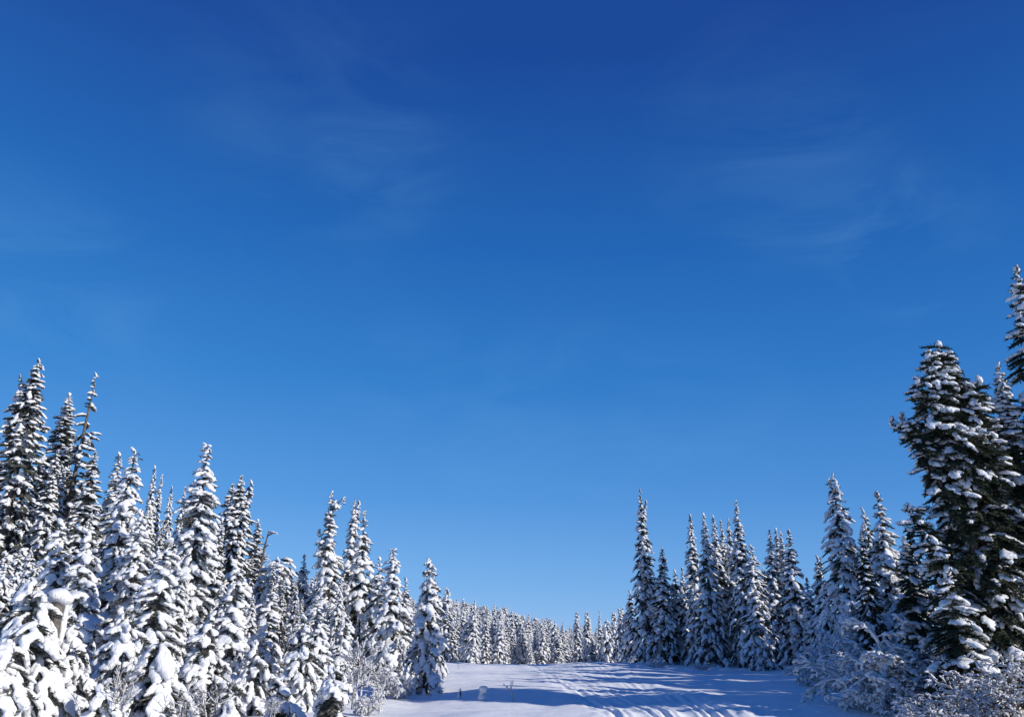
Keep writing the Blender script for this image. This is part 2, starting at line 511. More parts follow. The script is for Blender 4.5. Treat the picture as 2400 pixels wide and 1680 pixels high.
def spire_boughs(rng, H, R, style, z0=.25, base=(0, 0, 0), lean=(0, 0), dense=1.0, gaps=0.0, round_top=False, cap=None):
    """boughs of one leader: list of (template, origin, az, pitch, roll, scale, bare)"""
    S = STYLES[style]; out = []
    z = z0; seed = rng.uniform(0, 100)
    top = .30 if style in ('spire', 'dusted', 'shade', 'dark') else .16
    while z < H - top:
        t = z / H
        prof = (1 - t) ** S['p'] if not round_top else math.sqrt(max(0, 1 - t ** 2.6))
        low = .75 + .25 * min(1, t / .15)
        tier = 1 + .22 * mnoise.noise((seed, z * 1.7, 0))
        n = max(3, int(round(S['nb'] * dense * (.65 + .45 * min(1, prof * 1.6)))))
        a0 = rng.uniform(0, 6.283)
        for k in range(n):
            az = a0 + 6.283 * k / n + rng.uniform(-.35, .35)
            clump = 1 + .34 * mnoise.noise((math.cos(az) * 1.3 + seed, math.sin(az) * 1.3, z * .9))
            L = (R * prof * low + .05) * tier * clump * rng.uniform(.72, 1.12)
            if gaps and mnoise.noise((math.cos(az) * .9 + seed, math.sin(az) * .9, z * .55 + 50)) > .42 - gaps: continue
            L = max(.13, L); LM = cap or S['cap']; r0 = 0.0; sprays = [(0.0, L)]
            if L > LM:
                sprays = [(L - LM * rng.uniform(.85, 1.05), LM)]
                if L > 1.35 * LM: sprays.append((max(.05, L - 1.75 * LM), LM * .9))
            pitch0 = math.radians(S['lo'] + (S['hi'] - S['lo']) * t ** .8 + rng.uniform(-9, 9))
            zj = rng.uniform(-.15, .15)
            for r0, L in sprays:
                ci = int(np.argmin([abs(math.log(L / l)) for l in LENS]))
                u_ = rng.random(); heavy = u_ < S['heavy'] + S['pillow']
                load = 'pillow' if u_ < S['pillow'] else 'heavy' if heavy else 'light'
                if load == 'pillow': ci = min(ci, 3)
                sc = min(1.45, max(.6, L / LENS[ci])) * (S['lump'] if heavy else 1)
                pitch = pitch0 + rng.uniform(-.12, .12)
                o = (base[0] + lean[0] * t * H + r0 * math.cos(az), base[1] + lean[1] * t * H + r0 * math.sin(az), base[2] + z + zj + r0 * math.sin(pitch0) * .8)
                if r0: az_ = az + rng.uniform(-.3, .3)
                else: az_ = az
                out.append(((ci, load, rng.randrange(NVAR)), o, az_, pitch, rng.uniform(-.25, .25), sc, rng.random() < S['bare'] + (.3 * (.7 - t) if S['bare'] > .5 else 0)))
        z += S['dz'] * (.55 + .5 * (1 - t) + .15 * rng.random()) / dense ** .3
    tip = (base[0] + lean[0] * H, base[1] + lean[1] * H, base[2] + H - .22)
    for k in range(3):
        out.append(((0, 'light' if S['heavy'] < .5 or k else 'heavy', k), (tip[0], tip[1], tip[2] - .05 * k), rng.uniform(0, 6.28), math.radians(86 - 22 * k), 0, (.9, .5, .55)[k], False))
    return out

def tube(mb, pts, rads, sides=5):
    pts = [np.asarray(p, float) for p in pts]
    V, F = [], []
    for i, (p, r) in enumerate(zip(pts, rads)):
        d = pts[min(i + 1, len(pts) - 1)] - pts[max(i - 1, 0)]
        f, s, u = frame(d)
        for k in range(sides):
            a = 6.28318 * k / sides
            V.append(p + r * (math.cos(a) * s + math.sin(a) * u))
    for i in range(len(pts) - 1):
        for k in range(sides):
            a, b = i * sides + k, i * sides + (k + 1) % sides
            c, d2 = b + sides, a + sides
            F += [(a, b, c), (a, c, d2)]
    V.append(pts[-1]); e = len(V) - 1; o = (len(pts) - 1) * sides
    for k in range(sides): F.append((o + k, o + (k + 1) % sides, e))
    mb.add(V, F)

def trunk_mb(leaders, sides=6):
    mb = MB()
    for (b, H, lean) in leaders:
        r = .035 + .011 * H
        pts = [(b[0] + lean[0] * t * H, b[1] + lean[1] * t * H, b[2] - (.35 if b[2] < .01 else 0) * (1 - t) + H * t) for t in (0, .12, .35, .65, .9, .995)]
        tube(mb, pts, [r * 1.35, r, r * .8, r * .5, r * .2, .008], sides)
    return mb

def join_boughs(boughs, lod):
    nb, sb = MB(), MB()
    groups = {}
    for b in boughs: groups.setdefault((b[0], b[6]), []).append(b)
    for (key, bare), bs in groups.items():
        nv, nf, sv, sf = TEMPL[key][lod]
        Rm = np.stack([rot_mat(b[2], b[3], b[4]) * b[5] for b in bs])
        T = np.array([b[1] for b in bs])
        for V, F, mb in ((nv, nf, nb), (sv, sf, sb)):
            if mb is sb and bare: continue
            W = np.einsum('nij,vj->nvi', Rm, V) + T[:, None, :]
            FF = F[None] + (np.arange(len(bs)) * len(V))[:, None, None]
            mb.add(W.reshape(-1, 3), FF.reshape(-1, 3))
    return nb, sb

def tree_meshes(name, boughs, leaders, lod, needle=None):
    nb, sb = join_boughs(boughs, lod)
    return (mesh_from(name + '_trunk', *trunk_mb(leaders).get(), [M_BARK]),
            mesh_from(name + '_crown', *nb.get(), [needle or M_RIMED], smooth=False),
            mesh_from(name + '_snow', *sb.get(), [M_SNOW]))

def tree_object(meshes, loc, rz=0, sc=1.0, name='fir_tree', label=None, group=None):
    r = obj(name, None); r.empty_display_size = .3
    r.location = loc; r.rotation_euler = (0, 0, rz); r.scale = (sc, sc, sc)
    tag(r, label, 'tree', group)
    obj('trunk', meshes[0], r); c = obj('crown', meshes[1], r); tag(obj('snow_cover', meshes[2], r), kind='stuff')
    return r

HI_CACHE = {}
def hi_mesh(key):
    if key not in HI_CACHE:
        nv, nf, sv, sf = TEMPL[key]['hi']
        HI_CACHE[key] = (mesh_from('bough', nv, nf, [M_RIMED], smooth=False), mesh_from('bough_snow', sv, sf, [M_SNOW]))
    return HI_CACHE[key]

def tree_in_parts(boughs, leaders, loc, label, group=None, name='fir_tree'):
    r = obj(name, None); r.empty_display_size = .3; r.location = loc
    tag(r, label, 'tree', group)
    obj('trunk', mesh_from('trunk', *trunk_mb(leaders, 8).get(), [M_BARK]), r)
    for key, o, az, pitch, roll, sc, bare in boughs:
        nm, sm = hi_mesh(key)
        b = obj('bough', nm, r)
        b.location = o; b.scale = (sc, sc, sc)
        b.rotation_euler = Matrix(rot_mat(az, pitch, roll).tolist()).to_euler()
        if not bare: obj('snow', sm, b)
    return r

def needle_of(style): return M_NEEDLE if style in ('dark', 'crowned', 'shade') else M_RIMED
POOL = {}
POOL_H = {'laden': (3.4, 5.2, 7.6), 'spire': (6.0, 9.5), 'dusted': (9.0, 12.5), 'dark': (3.0, 5.0, 9.0), 'shade': (3.4, 5.5, 9.0), 'heap': (3.0,)}
def pool(style, lod, R, H, k):
    """a tree mesh shared by the trees of one style and about one height"""
    hi = min(range(len(POOL_H[style])), key=lambda i: abs(math.log(H / POOL_H[style][i])))
    k = k % (2 if style in ('laden', 'spire') else 1)
    key = (style, lod, hi, k)
    if key not in POOL:
        rng = random.Random(900 + k * 17 + len(style) + hi * 5); h0 = POOL_H[style][hi]; r0 = .45 + h0 * .10
        ln = (rng.uniform(-.01, .01), rng.uniform(-.01, .01))
        POOL[key] = (tree_meshes('fir', spire_boughs(rng, h0, r0, style, lean=ln), [((0, 0, 0), h0, ln)], lod, needle_of(style)), h0, r0)
    return POOL[key]

USED = []       # (x, y) of the trees that stand
def plant(px, py, D, R, style, label, lod='mid', seed=0, extra=(), group=None, name='fir_tree', **kw):
    """tip seen at (px, py), standing D metres away; extra = further leaders (px, py, R, z_start share)"""
    rng = random.Random(seed * 7919 + int(px) * 31 + int(py))
    tip = at(px, py, D); gz = G(tip[0], tip[1]); H = tip[2] - gz
    lean = kw.pop('lean', (rng.uniform(-.012, .012), rng.uniform(-.012, .012)))
    bx, by = tip[0] - lean[0] * H, tip[1] - lean[1] * H
    gz = G(bx, by) - .05; H = tip[2] - gz
    shared = lod != 'parts' and not extra and not kw
    bs = [] if shared else spire_boughs(rng, H, R, style, lean=lean, **kw); ld = [((0, 0, 0), H, lean)]
    for (ex, ey, eR, zs) in extra:
        t2 = at(ex, ey, D + rng.uniform(-.3, .3)); z0 = H * zs; h2 = t2[2] - gz - z0
        ax, ay = lean[0] * z0, lean[1] * z0
        ln = ((t2[0] - bx - ax) / h2, (t2[1] - by - ay) / h2)
        bs += spire_boughs(rng, h2, eR, style, base=(ax, ay, z0), lean=ln); ld.append(((ax, ay, z0), h2, ln))
    USED.append((bx, by))
    if lod != 'parts' and not extra and not kw:
        me, h0, r0 = pool(style, lod, R, H, seed)
        lx, ly = rng.gauss(0, .022), rng.gauss(0, .022)
        o = tree_object(me, (tip[0] - lx * H, tip[1] - ly * H, gz), 0, 1, name=name, label=label, group=group)
        o.rotation_euler = (Vector((lx, ly, 1)).to_track_quat('Z', 'Y').to_matrix() @ Matrix.Rotation(rng.uniform(0, 6.28), 3, 'Z')).to_euler()
        w = min(1.4, max(.8, R * 1.12 / r0), 1.3 * H / h0); o.scale = (w, w * rng.uniform(.92, 1.08), H / h0)
        return o
    if lod == 'parts':
        if len(bs) > 300: bs = sorted(rng.sample(bs[:-3], 297), key=lambda q: q[1][2]) + bs[-3:]
        return tree_in_parts(bs, ld, (bx, by, gz), label, group, name)
    return tree_object(tree_meshes(name, bs, ld, lod, needle_of(style)), (bx, by, gz), name=name, label=label, group=group)

# ------------------------------------------------------------------ left side: named firs
P_ = plant
# tall firs at the back
P_(92, 841, 33, 2.1, 'dusted', 'tall twin-topped fir thinly snowed, highest of the sunlit forest', extra=[(50, 878, .75, .62)], lod='low', seed=1)
P_(-8, 958, 35, 1.8, 'dusted', 'tall fir beside the twin-topped fir, on the side away from the ragged fir', lod='low', seed=2)
P_(160, 918, 37, 1.7, 'dusted', 'tall dark narrow fir standing between the twin-topped and the ragged fir', lod='low', seed=3)
P_(226, 873, 36, 1.75, 'dusted', 'ragged tall fir with gaps in its crown and a crooked thin top', lod='low', seed=4, gaps=.52, lean=(.03, 0), dense=.75, name='ragged_fir')
P_(216, 1058, 34, 1.2, 'dusted', 'slim dark fir close under the ragged gappy fir', lod='low', seed=5)
P_(279, 1058, 37, 1.4, 'spire', 'slim fir behind the white-tipped laden fir', seed=6)
P_(313, 1048, 25, 1.25, 'laden', 'heavily laden fir with a white stacked tip below the ragged fir', seed=7)
P_(332, 1192, 20.5, 1.0, 'laden', 'snow-plastered fir just in front of the white-tipped laden fir', seed=8)
for i, (x, y, d) in enumerate([(363, 1090, 50), (379, 1110, 52), (403, 1138, 54), (432, 1140, 51), (457, 1122, 50)]):
    P_(x, y, d, .95, 'spire', 'thin spire fir in the row behind the two white-tipped laden firs', lod='low', seed=10 + i, group='thin spire firs behind the laden firs')
P_(489, 1040, 23, 1.3, 'laden', 'tall laden fir with a pointed tip and wide snow-padded tiers, tallest of the front rank', seed=20)
P_(538, 1133, 41, 1.4, 'dusted', 'narrow fir touching the dark twin-topped fir', lod='low', seed=21)
P_(566, 1114, 37, 1.5, 'dusted', 'dark twin-topped fir with blunt broken tops', extra=[(590, 1124, .6, .55)], lod='low', seed=22)
P_(610, 1215, 42, .8, 'dusted', 'short dark fir leaning against the blunt twin-topped fir', lod='low', seed=23)
P_(655, 1305, 36, 1.5, 'laden', 'round-topped snowy fir without a spire', seed=24, round_top=True)
P_(711, 1299, 38, .9, 'spire', 'small spire fir next to the round-topped fir', seed=25)
P_(778, 1150, 34, 1.15, 'spire', 'tall fir with a wind-flagged top and long side limbs', seed=26,
   extra=[(806, 1164, .3, .88), (748, 1240, .5, .6)], name='flagged_fir')
P_(831, 1174, 37, 1.05, 'spire', 'slender twin-tipped fir behind the flagged fir', extra=[(842, 1172, .35, .8)], seed=27)
P_(855, 1196, 35, 1.15, 'spire', 'slender single-tipped fir beside the twin-tipped one', seed=28)
P_(922, 1285, 29, 1.25, 'laden', 'broad snowy fir with spreading lower tiers next to the lone trail-side fir', seed=29)
P_(889, 1304, 32, 1.1, 'spire', 'thin fir peeking out behind the broad snowy fir', seed=30)
P_(948, 1352, 34, 1.1, 'spire', 'short fir filling the gap behind the lone trail-side fir', seed=31)
P_(1008, 1308, 26, 1.02, 'laden', 'lone conical snow-laden fir standing on the open snow at the trail side', lod='parts', seed=32, cap=.42, z0=.1)

# the front rank on the left
FR = [(150, 1215, 19.5, 1.1, 'blunt laden fir in front of the dark narrow fir'),
      (216, 1240, 19, 1.0, 'laden fir beneath the ragged gappy fir, padded like stacked pillows'),
      (395, 1262, 18, 1.15, 'laden fir beside the tall pointed laden fir, hung with fat snow pillows'),
      (560, 1320, 20, 1.15, 'laden fir in front of the blunt twin-topped fir'),
      (640, 1370, 22, 1.1, 'laden fir in front of the round-topped fir'),
      (812, 1432, 22, .95, 'short rounded laden fir in front of the slender twin-tipped fir'),
      (745, 1395, 21, 1.0, 'laden fir in front of the flagged fir')]
for i, (x, y, d, r, lb) in enumerate(FR):
    P_(x, y, d, r, 'laden', lb, seed=40 + i)
P_(88, 1368, 13.4, 1.3, 'heap', 'fir bowed into a great heap of snow beside the grey dead trunk', lod='parts', seed=50)
P_(176, 1432, 14.2, .8, 'laden', 'young fir stacked with snow pillows close beside the grey dead trunk', lod='parts', seed=51)
P_(20, 1500, 12.0, .9, 'heap', 'low fir smothered in snow in front of the bowed snow heap', lod='parts', seed=52)
P_(300, 1420, 15.5, .95, 'laden', 'pillowed fir above the bare twigs, below the white-tipped laden fir', lod='parts', seed=53)
P_(385, 1480, 14.5, .95, 'heap', 'short fir under one huge rounded snow pillow', lod='parts', seed=54)
P_(492, 1432, 16.5, 1.0, 'laden', 'pillowed fir in front of the tall pointed laden fir', lod='parts', seed=55)
P_(600, 1500, 17.5, .8, 'laden', 'small laden fir among bare frosted bushes', lod='parts', seed=56)
P_(716, 1440, 19, .85, 'laden', 'small pointed fir standing in the shade of the front rank', lod='parts', seed=57)
P_(782, 1560, 15.8, .55, 'heap', 'stooped sapling carrying one big white snow cap', lod='parts', seed=58, z0=.35, name='fir_sapling')
P_(660, 1590, 16.5, .55, 'laden', 'low sapling with small snow pads next to the stooped sapling', lod='parts', seed=59, name='fir_sapling')
P_(240, 1590, 13.2, .6, 'heap', 'low snow-smothered sapling at the foot of the stacked young fir', lod='parts', seed=60, name='fir_sapling')
P_(545, 1590, 15.5, .6, 'laden', 'low sapling half buried among the frosted bushes', lod='parts', seed=61, name='fir_sapling')

# ------------------------------------------------------------------ right side: named firs
RT = [(1499, 1145, 56, 1.5, 'spire', 'tallest slender fir at the far end of the shaded row, with a split tip', [(1514, 1172, .4, .8)]),
      (1550, 1282, 55, 1.35, 'shade', 'shaded fir touching the tallest split-tip fir', []),
      (1582, 1333, 56, 1.1, 'shade', 'short shaded fir with a dark tip in the gap of the shaded row', []),
      (1596, 1329, 60, 1.0, 'spire', 'short pale-tipped fir in the gap of the shaded row', []),
      (1617, 1203, 54, 1.25, 'spire', 'slim spire fir standing just before the dense clump of spires', []),
      (1651, 1201, 52, 1.35, 'spire', 'first spire fir of the dense clump beside the slim one', []),
      (1670, 1206, 54, 1.2, 'spire', 'second spire fir of the dense clump', []),
      (1689, 1219, 55, 1.1, 'spire', 'third and lower spire fir within the dense clump', []),
      (1706, 1214, 54, 1.1, 'spire', 'spire fir touching the highest of the dense clump', []),
      (1721, 1172, 51, 1.4, 'spire', 'highest spire fir of the dense clump', []),
      (1763, 1275, 45, 1.35, 'laden', 'bright snowy fir with sunlit lower tiers at the clump edge', []),
      (1801, 1241, 50, 1.2, 'spire', 'first of four close spires behind the bright snowy fir', []),
      (1817, 1236, 52, 1.1, 'spire', 'second of four close spires behind the bright snowy fir', []),
      (1831, 1244, 51, 1.1, 'spire', 'third of four close spires behind the bright snowy fir', []),
      (1848, 1241, 48, 1.35, 'spire', 'broadest and last of four close spires', []),
      (1889, 1353, 46, 1.1, 'shade', 'low shaded fir beyond the four close spires', []),
      (1915, 1300, 42, 1.1, 'shade', 'thin twin-tipped fir leaning on the triple-tipped fir', [(1921, 1306, .3, .8)]),
      (1476, 1382, 62, 1.0, 'shade', 'short dark fir between the tallest split-tip fir and the bright twin-tipped one', []),
      (1458, 1423, 64, 1.1, 'laden', 'small bright twin-tipped fir lit by the sun at the trail end', [(1450, 1425, .4, .6)])]
for i, (x, y, d, r, st, lb, ex) in enumerate(RT):
    P_(x, y, d, r, st, lb, lod='low', seed=70 + i, extra=ex)
P_(1950, 1108, 34, 1.75, 'shade', 'broad fir with a triple tip on the shaded side of the trail', seed=100, extra=[(1941, 1120, .25, .85), (1958, 1125, .3, .85)])
P_(2054, 1152, 30, 2.2, 'shade', 'wide fir with sunlit snow along one flank between triple-tipped fir and great dark fir', seed=101)
P_(2020, 1188, 33, .6, 'dark', 'thin dark leader fir behind the sunlit-flank fir', seed=102)
P_(2198, 798, 18.5, 1.15, 'crowned', 'great dark fir with a lumpy snow-capped crown and ragged side limbs', lod='mid', seed=103, dense=.8, gaps=.10,
   extra=[(2172, 822, .5, .72), (2226, 828, .5, .74), (2148, 880, .7, .6), (2294, 880, .55, .52), (2252, 890, .75, .5), (2112, 968, .6, .42), (2088, 978, .35, .62), (2320, 985, .9, .15), (2128, 1180, .8, .1), (2290, 1150, 1.0, .05)], name='great_fir')
P_(2240, 1010, 19.5, 1.6, 'dark', 'dark fir closing the gap behind the great dark fir', seed=104)
P_(2392, 622, 18.5, 1.35, 'dark', 'tallest dark fir beyond the great fir, white only at its tip', seed=105)
P_(2336, 848, 21, 1.0, 'dark', 'thin dark fir between great fir and tallest dark fir', seed=106)
P_(2350, 900, 19, 1.3, 'dark', 'lower dark fir with drooping snow pads before the tallest dark fir', seed=107)
P_(2120, 1255, 21, .8, 'dark', 'scraggly young fir with snowballs beside the great dark fir', seed=108)
P_(2330, 1230, 19.8, 1.5, 'dark', 'low dark fir filling the corner under the tallest dark fir', seed=110)
P_(2215, 1330, 17.5, 1.1, 'dark', 'low dark fir behind the tangled alder', seed=111)
P_(2150, 1330, 23, 1.2, 'shade', 'shaded fir behind the frosted alder thicket', seed=109)

# ------------------------------------------------------------------ infill forest from shared trees
def proto(style, H, R, seed, lod, **kw):
    rng = random.Random(seed)
    ln = (rng.uniform(-.01, .01), rng.uniform(-.01, .01))
    return tree_meshes('fir', spire_boughs(rng, H, R, style, lean=ln, **kw), [((0, 0, 0), H, ln)], lod, needle_of(style)), H
PRO_L = [proto('spire', 9, 1.2, 201, 'low'), proto('laden', 8, 1.2, 202, 'low'), proto('dusted', 9, 1.2, 203, 'low'), proto('laden', 6.5, 1.1, 204, 'low'), proto('spire', 7, 1.0, 205, 'low')]
PRO_R = [proto('shade', 9, 1.4, 211, 'low'), proto('dark', 10, 1.5, 212, 'low'), proto('spire', 9, 1.2, 213, 'low')]

SKY_L = [(-300, 1000), (0, 1060), (130, 1030), (245, 1150), (350, 1160), (410, 1180), (470, 1180), (535, 1170), (617, 1290), (670, 1325), (735, 1325), (800, 1300), (885, 1345), (960, 1390), (1045, 1415)]
SKY_R = [(1480, 1440), (1560, 1360), (1700, 1290), (1830, 1320), (1900, 1380), (1990, 1250), (2100, 1200), (2200, 980), (2400, 900), (2700, 850)]
irng = random.Random(5)
def infill(n, xr, dr, sky, pros, label, group, drop):
    k = tries = 0
    while k < n and tries < n * 30:
        tries += 1
        px = irng.uniform(*xr); D = irng.uniform(*dr)
        py = np.interp(px, [s[0] for s in sky], [s[1] for s in sky]) + irng.uniform(5, drop)
        p = at(px, py, D); gz = G(p[0], p[1]); H = p[2] - gz
        if H < 2.5: continue
        if p[0] > -4.2 - .03 * (D - 20) and px < 1300: continue
        if px < 1300 and px > 860 and D < 26: continue
        if any((p[0] - a) ** 2 + (p[1] - b) ** 2 < 1.2 for a, b in USED): continue
        me, h0 = irng.choice(pros)
        USED.append((p[0], p[1])); k += 1
        tree_object(me, (p[0], p[1], gz - .05), irng.uniform(0, 6.28), H / h0, label=label, group=group)
infill(56, (-60, 780), (19, 30), [(-300, 1240), (300, 1300), (560, 1370), (900, 1450)], [pool('laden', 'low', 1, 3.4, 0)[:2], pool('laden', 'low', 1, 5.2, 1)[:2]], 'small frosted fir squeezed between the laden firs of the front rank', 'small frosted firs between the laden firs', 150)
infill(105, (-150, 700), (26, 60), SKY_L, PRO_L, 'snowy fir crowded in among the taller firs on the sunlit side', 'crowded firs on the sunlit side', 170)
infill(36, (600, 1040), (30, 70), SKY_L, PRO_L, 'snowy fir crowded in behind the flagged fir and the lone trail-side fir', 'crowded firs behind the flagged fir', 110)
infill(34, (1540, 2050), (58, 80), SKY_R, PRO_R, 'shaded fir standing deep behind the shaded row of spires', 'firs deep behind the shaded row', 120)
infill(26, (1930, 2650), (26, 48), SKY_R, PRO_R, 'shaded fir deep behind the great dark fir', 'firs deep behind the great dark fir', 160)

# forest that goes on beside and behind the camera and shades the trail
PRO_S = [proto('shade', 8, 2.0, 221, 'low'), proto('dark', 8, 2.1, 222, 'low')]
srng = random.Random(21)
for x, y, h in ((11.4, 12.6, 3.4), (12.8, 10.6, 3.8), (10.6, 10.2, 2.8)):      # unseen low firs, added to cast shade on the trail-edge bushes
    tree_object(PRO_S[0][0], (x, y, G(x, y) - .05), x, h / PRO_S[0][1], label='unseen low fir added to shade the bushes at the trail edge', group='unseen low firs added to shade the trail-edge bushes')
for i in range(70):
    y = srng.uniform(-14, 46); x = 13.5 + max(0, y - 14) * .62 + abs(srng.gauss(0, 1)) * 7 + srng.uniform(0, 4)
    h = srng.uniform(5.0, 6.5) + min(5, (x - 13) * .28)
    if y < 2: h *= .85
    u_, v_ = project(x, max(y, .1), G(x, y) + h)
    if y > 1 and 0 < u_ - 2.2 / y * FPX < 2400 and v_ < 1250: continue
    if abs(y - (17.6 - .404 * (x - 3.5))) < 2.4 and x < 32: continue
    if abs(y - (26 - .404 * (x + 2.8))) < 2.2 and x < 24: continue     # the gap that lets a band of sun onto the trail
    me, h0 = PRO_S[i % 2]
    tree_object(me, (x, y, G(x, y) - .05), srng.uniform(0, 6.28), h / h0, label='dense fir of the forest edge that shades the trail', group='forest edge that shades the trail')

# ------------------------------------------------------------------ far forest beyond the crest: one mesh each
def far_proto(seed, style, H, R):
    rng = random.Random(seed)
    bs = spire_boughs(rng, H, R, style, z0=.3)
    nb, sb = join_boughs(bs, 'far'); tb = trunk_mb([((0, 0, 0), H, (0, 0))], 4)
    V, F, M, S = [], [], [], []; n = 0
    for k, mb in enumerate((tb, nb, sb)):
        v, f = mb.get(); V.append(v); F.append(f + n); M += [k] * len(f); S += [k == 2] * len(f); n += len(v)
    return mesh_from('far_fir', np.concatenate(V), np.concatenate(F), [M_BARK, M_FROSTED, M_SNOW], M, S), H
FAR = [far_proto(300 + i, st, h, r) for i, (st, h, r) in enumerate([('far', 7, 1.0), ('laden', 6, 1.0), ('spire', 8, 1.0), ('far', 7, .9), ('laden', 5, .9), ('far', 6, .85), ('far', 5, .9), ('spire', 8, 1.1)])]
SKY_F = [(1000, 1400), (1050, 1402), (1100, 1412), (1200, 1430), (1290, 1455), (1340, 1470), (1400, 1470), (1480, 1460)]
frng = random.Random(9)
for i in range(298):
    px = frng.uniform(1015, 1480)
    u = frng.random()
    D = 74 + 80 * u
    top = np.interp(px, [s[0] for s in SKY_F], [s[1] for s in SKY_F])
    py = top + (1 - u) * frng.uniform(0, 55) + frng.uniform(-14, 22)
    p = at(px, py, D); gz = G(p[0], p[1]); H = p[2] - gz
    H = max(2.2, H)
    me, h0 = FAR[i % len(FAR)]
    o = obj('far_fir', me); o.location = (p[0], p[1], gz - .1); o.rotation_euler = (0, 0, frng.uniform(0, 6.28))
    s = H / h0; w = max(s * frng.uniform(1.05, 1.6), .7)
    o.scale = (w, w, s)
    tag(o, 'small snowy fir of the far forest beyond the snow crest', 'tree', 'far forest beyond the crest')
for i, (x, y, d, st) in enumerate([(1048, 1372, 90, 0), (1404, 1425, 78, 2), (1422, 1446, 74, 6), (1438, 1428, 78, 5), (1375, 1428, 80, 0), (1352, 1430, 84, 3)]):
    p = at(x, y, d); gz = G(p[0], p[1]); H = p[2] - gz; me, h0 = FAR[st]
    o = obj('far_fir', me); o.location = (p[0], p[1], gz - .1); o.rotation_euler = (0, 0, i); o.scale = (H / h0 * .9, H / h0 * .9, H / h0)
    tag(o, ['single spire rising above the far forest next to the lone trail-side fir', 'sharp spire fir ending the far forest, broadest of the last few',
            'round-headed fir among the last firs of the far forest', 'slim fir next to the bright twin-tipped fir', 'pointed fir where the far forest meets the shaded row',
            'pointed fir at the low end of the far forest skyline'][i], 'tree')

# the wooded rise behind, too many and too small to tell apart: one object of scattered firs
pts, scl, rotz, knd = [], [], [], []
for i in range(620):
    px = frng.uniform(560, 1500) if i % 3 else frng.uniform(980, 1420)
    u = frng.random(); D = 95 + 150 * u
    if px < 1000: D = max(D, 75 + 60 * u)
    top = np.interp(px, [560, 640, 720, 900, 1000] + [q[0] for q in SKY_F[1:]], [1330, 1330, 1350, 1385, 1398] + [q[1] for q in SKY_F[1:]])
    py = top + (1 - u) * frng.uniform(0, 50) + frng.uniform(-6, 14)
    p = at(px, py, D); gz = G(p[0], p[1]); H = p[2] - gz
    if not 2.0 < H < 16: continue
    k = frng.randrange(4); h0 = FAR[k][1]; sz = H / h0; w = max(.7, sz * frng.uniform(.8, 1.2)) if H < 9 else sz * .75
    pts.append((p[0], p[1], gz - .1)); scl.append((w, w, sz)); rotz.append((0, 0, frng.uniform(0, 6.28))); knd.append(k)
pm = bpy.data.meshes.new('wooded_rise'); pm.from_pydata(pts, [], [])
for nm, ty, dat, fld in (('scl', 'FLOAT_VECTOR', scl, 'vector'), ('rotv', 'FLOAT_VECTOR', rotz, 'vector'), ('knd', 'INT', knd, 'value')):
    at_ = pm.attributes.new(nm, ty, 'POINT'); at_.data.foreach_set(fld, np.array(dat, dtype=np.int32 if ty == 'INT' else np.float32).ravel())
rise = tag(obj('far_wood', pm), 'finely frosted wood covering the rise behind the far forest', 'forest', kind='stuff')
gt = bpy.data.node_groups.new('scatter_firs', 'GeometryNodeTree')
gt.interface.new_socket('Geometry', in_out='INPUT', socket_type='NodeSocketGeometry')
gt.interface.new_socket('Geometry', in_out='OUTPUT', socket_type='NodeSocketGeometry')
gi, go = gt.nodes.new('NodeGroupInput'), gt.nodes.new('NodeGroupOutput')
gj = gt.nodes.new('GeometryNodeJoinGeometry')
def named(nm, ty):
    n = gt.nodes.new('GeometryNodeInputNamedAttribute'); n.data_type = ty; n.inputs['Name'].default_value = nm
    return n.outputs['Attribute']
a_s, a_r, a_k = named('scl', 'FLOAT_VECTOR'), named('rotv', 'FLOAT_VECTOR'), named('knd', 'INT')
for k in range(4):
    src = next(o for o in bpy.data.objects if o.data == FAR[k][0])
    oi = gt.nodes.new('GeometryNodeObjectInfo'); oi.inputs['Object'].default_value = src; oi.transform_space = 'ORIGINAL'
    cp = gt.nodes.new('FunctionNodeCompare'); cp.data_type = 'INT'; cp.operation = 'EQUAL'
    ints = [q for q in cp.inputs if q.type == 'INT']; gt.links.new(a_k, ints[0]); ints[1].default_value = k
    ip = gt.nodes.new('GeometryNodeInstanceOnPoints')
    gt.links.new(gi.outputs[0], ip.inputs['Points']); gt.links.new(cp.outputs['Result'], ip.inputs['Selection'])
    gt.links.new(oi.outputs['Geometry'], ip.inputs['Instance']); gt.links.new(a_s, ip.inputs['Scale']); gt.links.new(a_r, ip.inputs['Rotation'])
    gt.links.new(ip.outputs['Instances'], gj.inputs[0])
gt.links.new(gj.outputs[0], go.inputs[0])
rise.modifiers.new('scatter', 'NODES').node_group = gt

# ------------------------------------------------------------------ frosted shrubs
def grow(rng, p, d, L, r, depth, out, droop, kids):
    n = 4 if depth > 1 else 3
    pts, rads = [p], [r]
    q, dd = Vector(p), Vector(d).normalized()
    for k in range(n):
        dd = dd + Vector((rng.uniform(-.2, .2), rng.uniform(-.2, .2), rng.uniform(-.16, .14) - droop * (k + 1) / n))
        dd.normalize()
        q = q + dd * (L / n); pts.append(tuple(q)); rads.append(r * (1 - .75 * (k + 1) / n) + .003)
        if depth > 0 and k >= (1 if depth > 1 else 0):
            for c in range(kids):
                v = Vector((rng.gauss(0, 1), rng.gauss(0, 1), rng.gauss(0, .6))); v.normalize()
                grow(rng, tuple(q), dd * .7 + v * .8, L * rng.uniform(.3, .55), r * .55, depth - 1, out, droop * 1.1, kids)
    out.append((pts, rads))

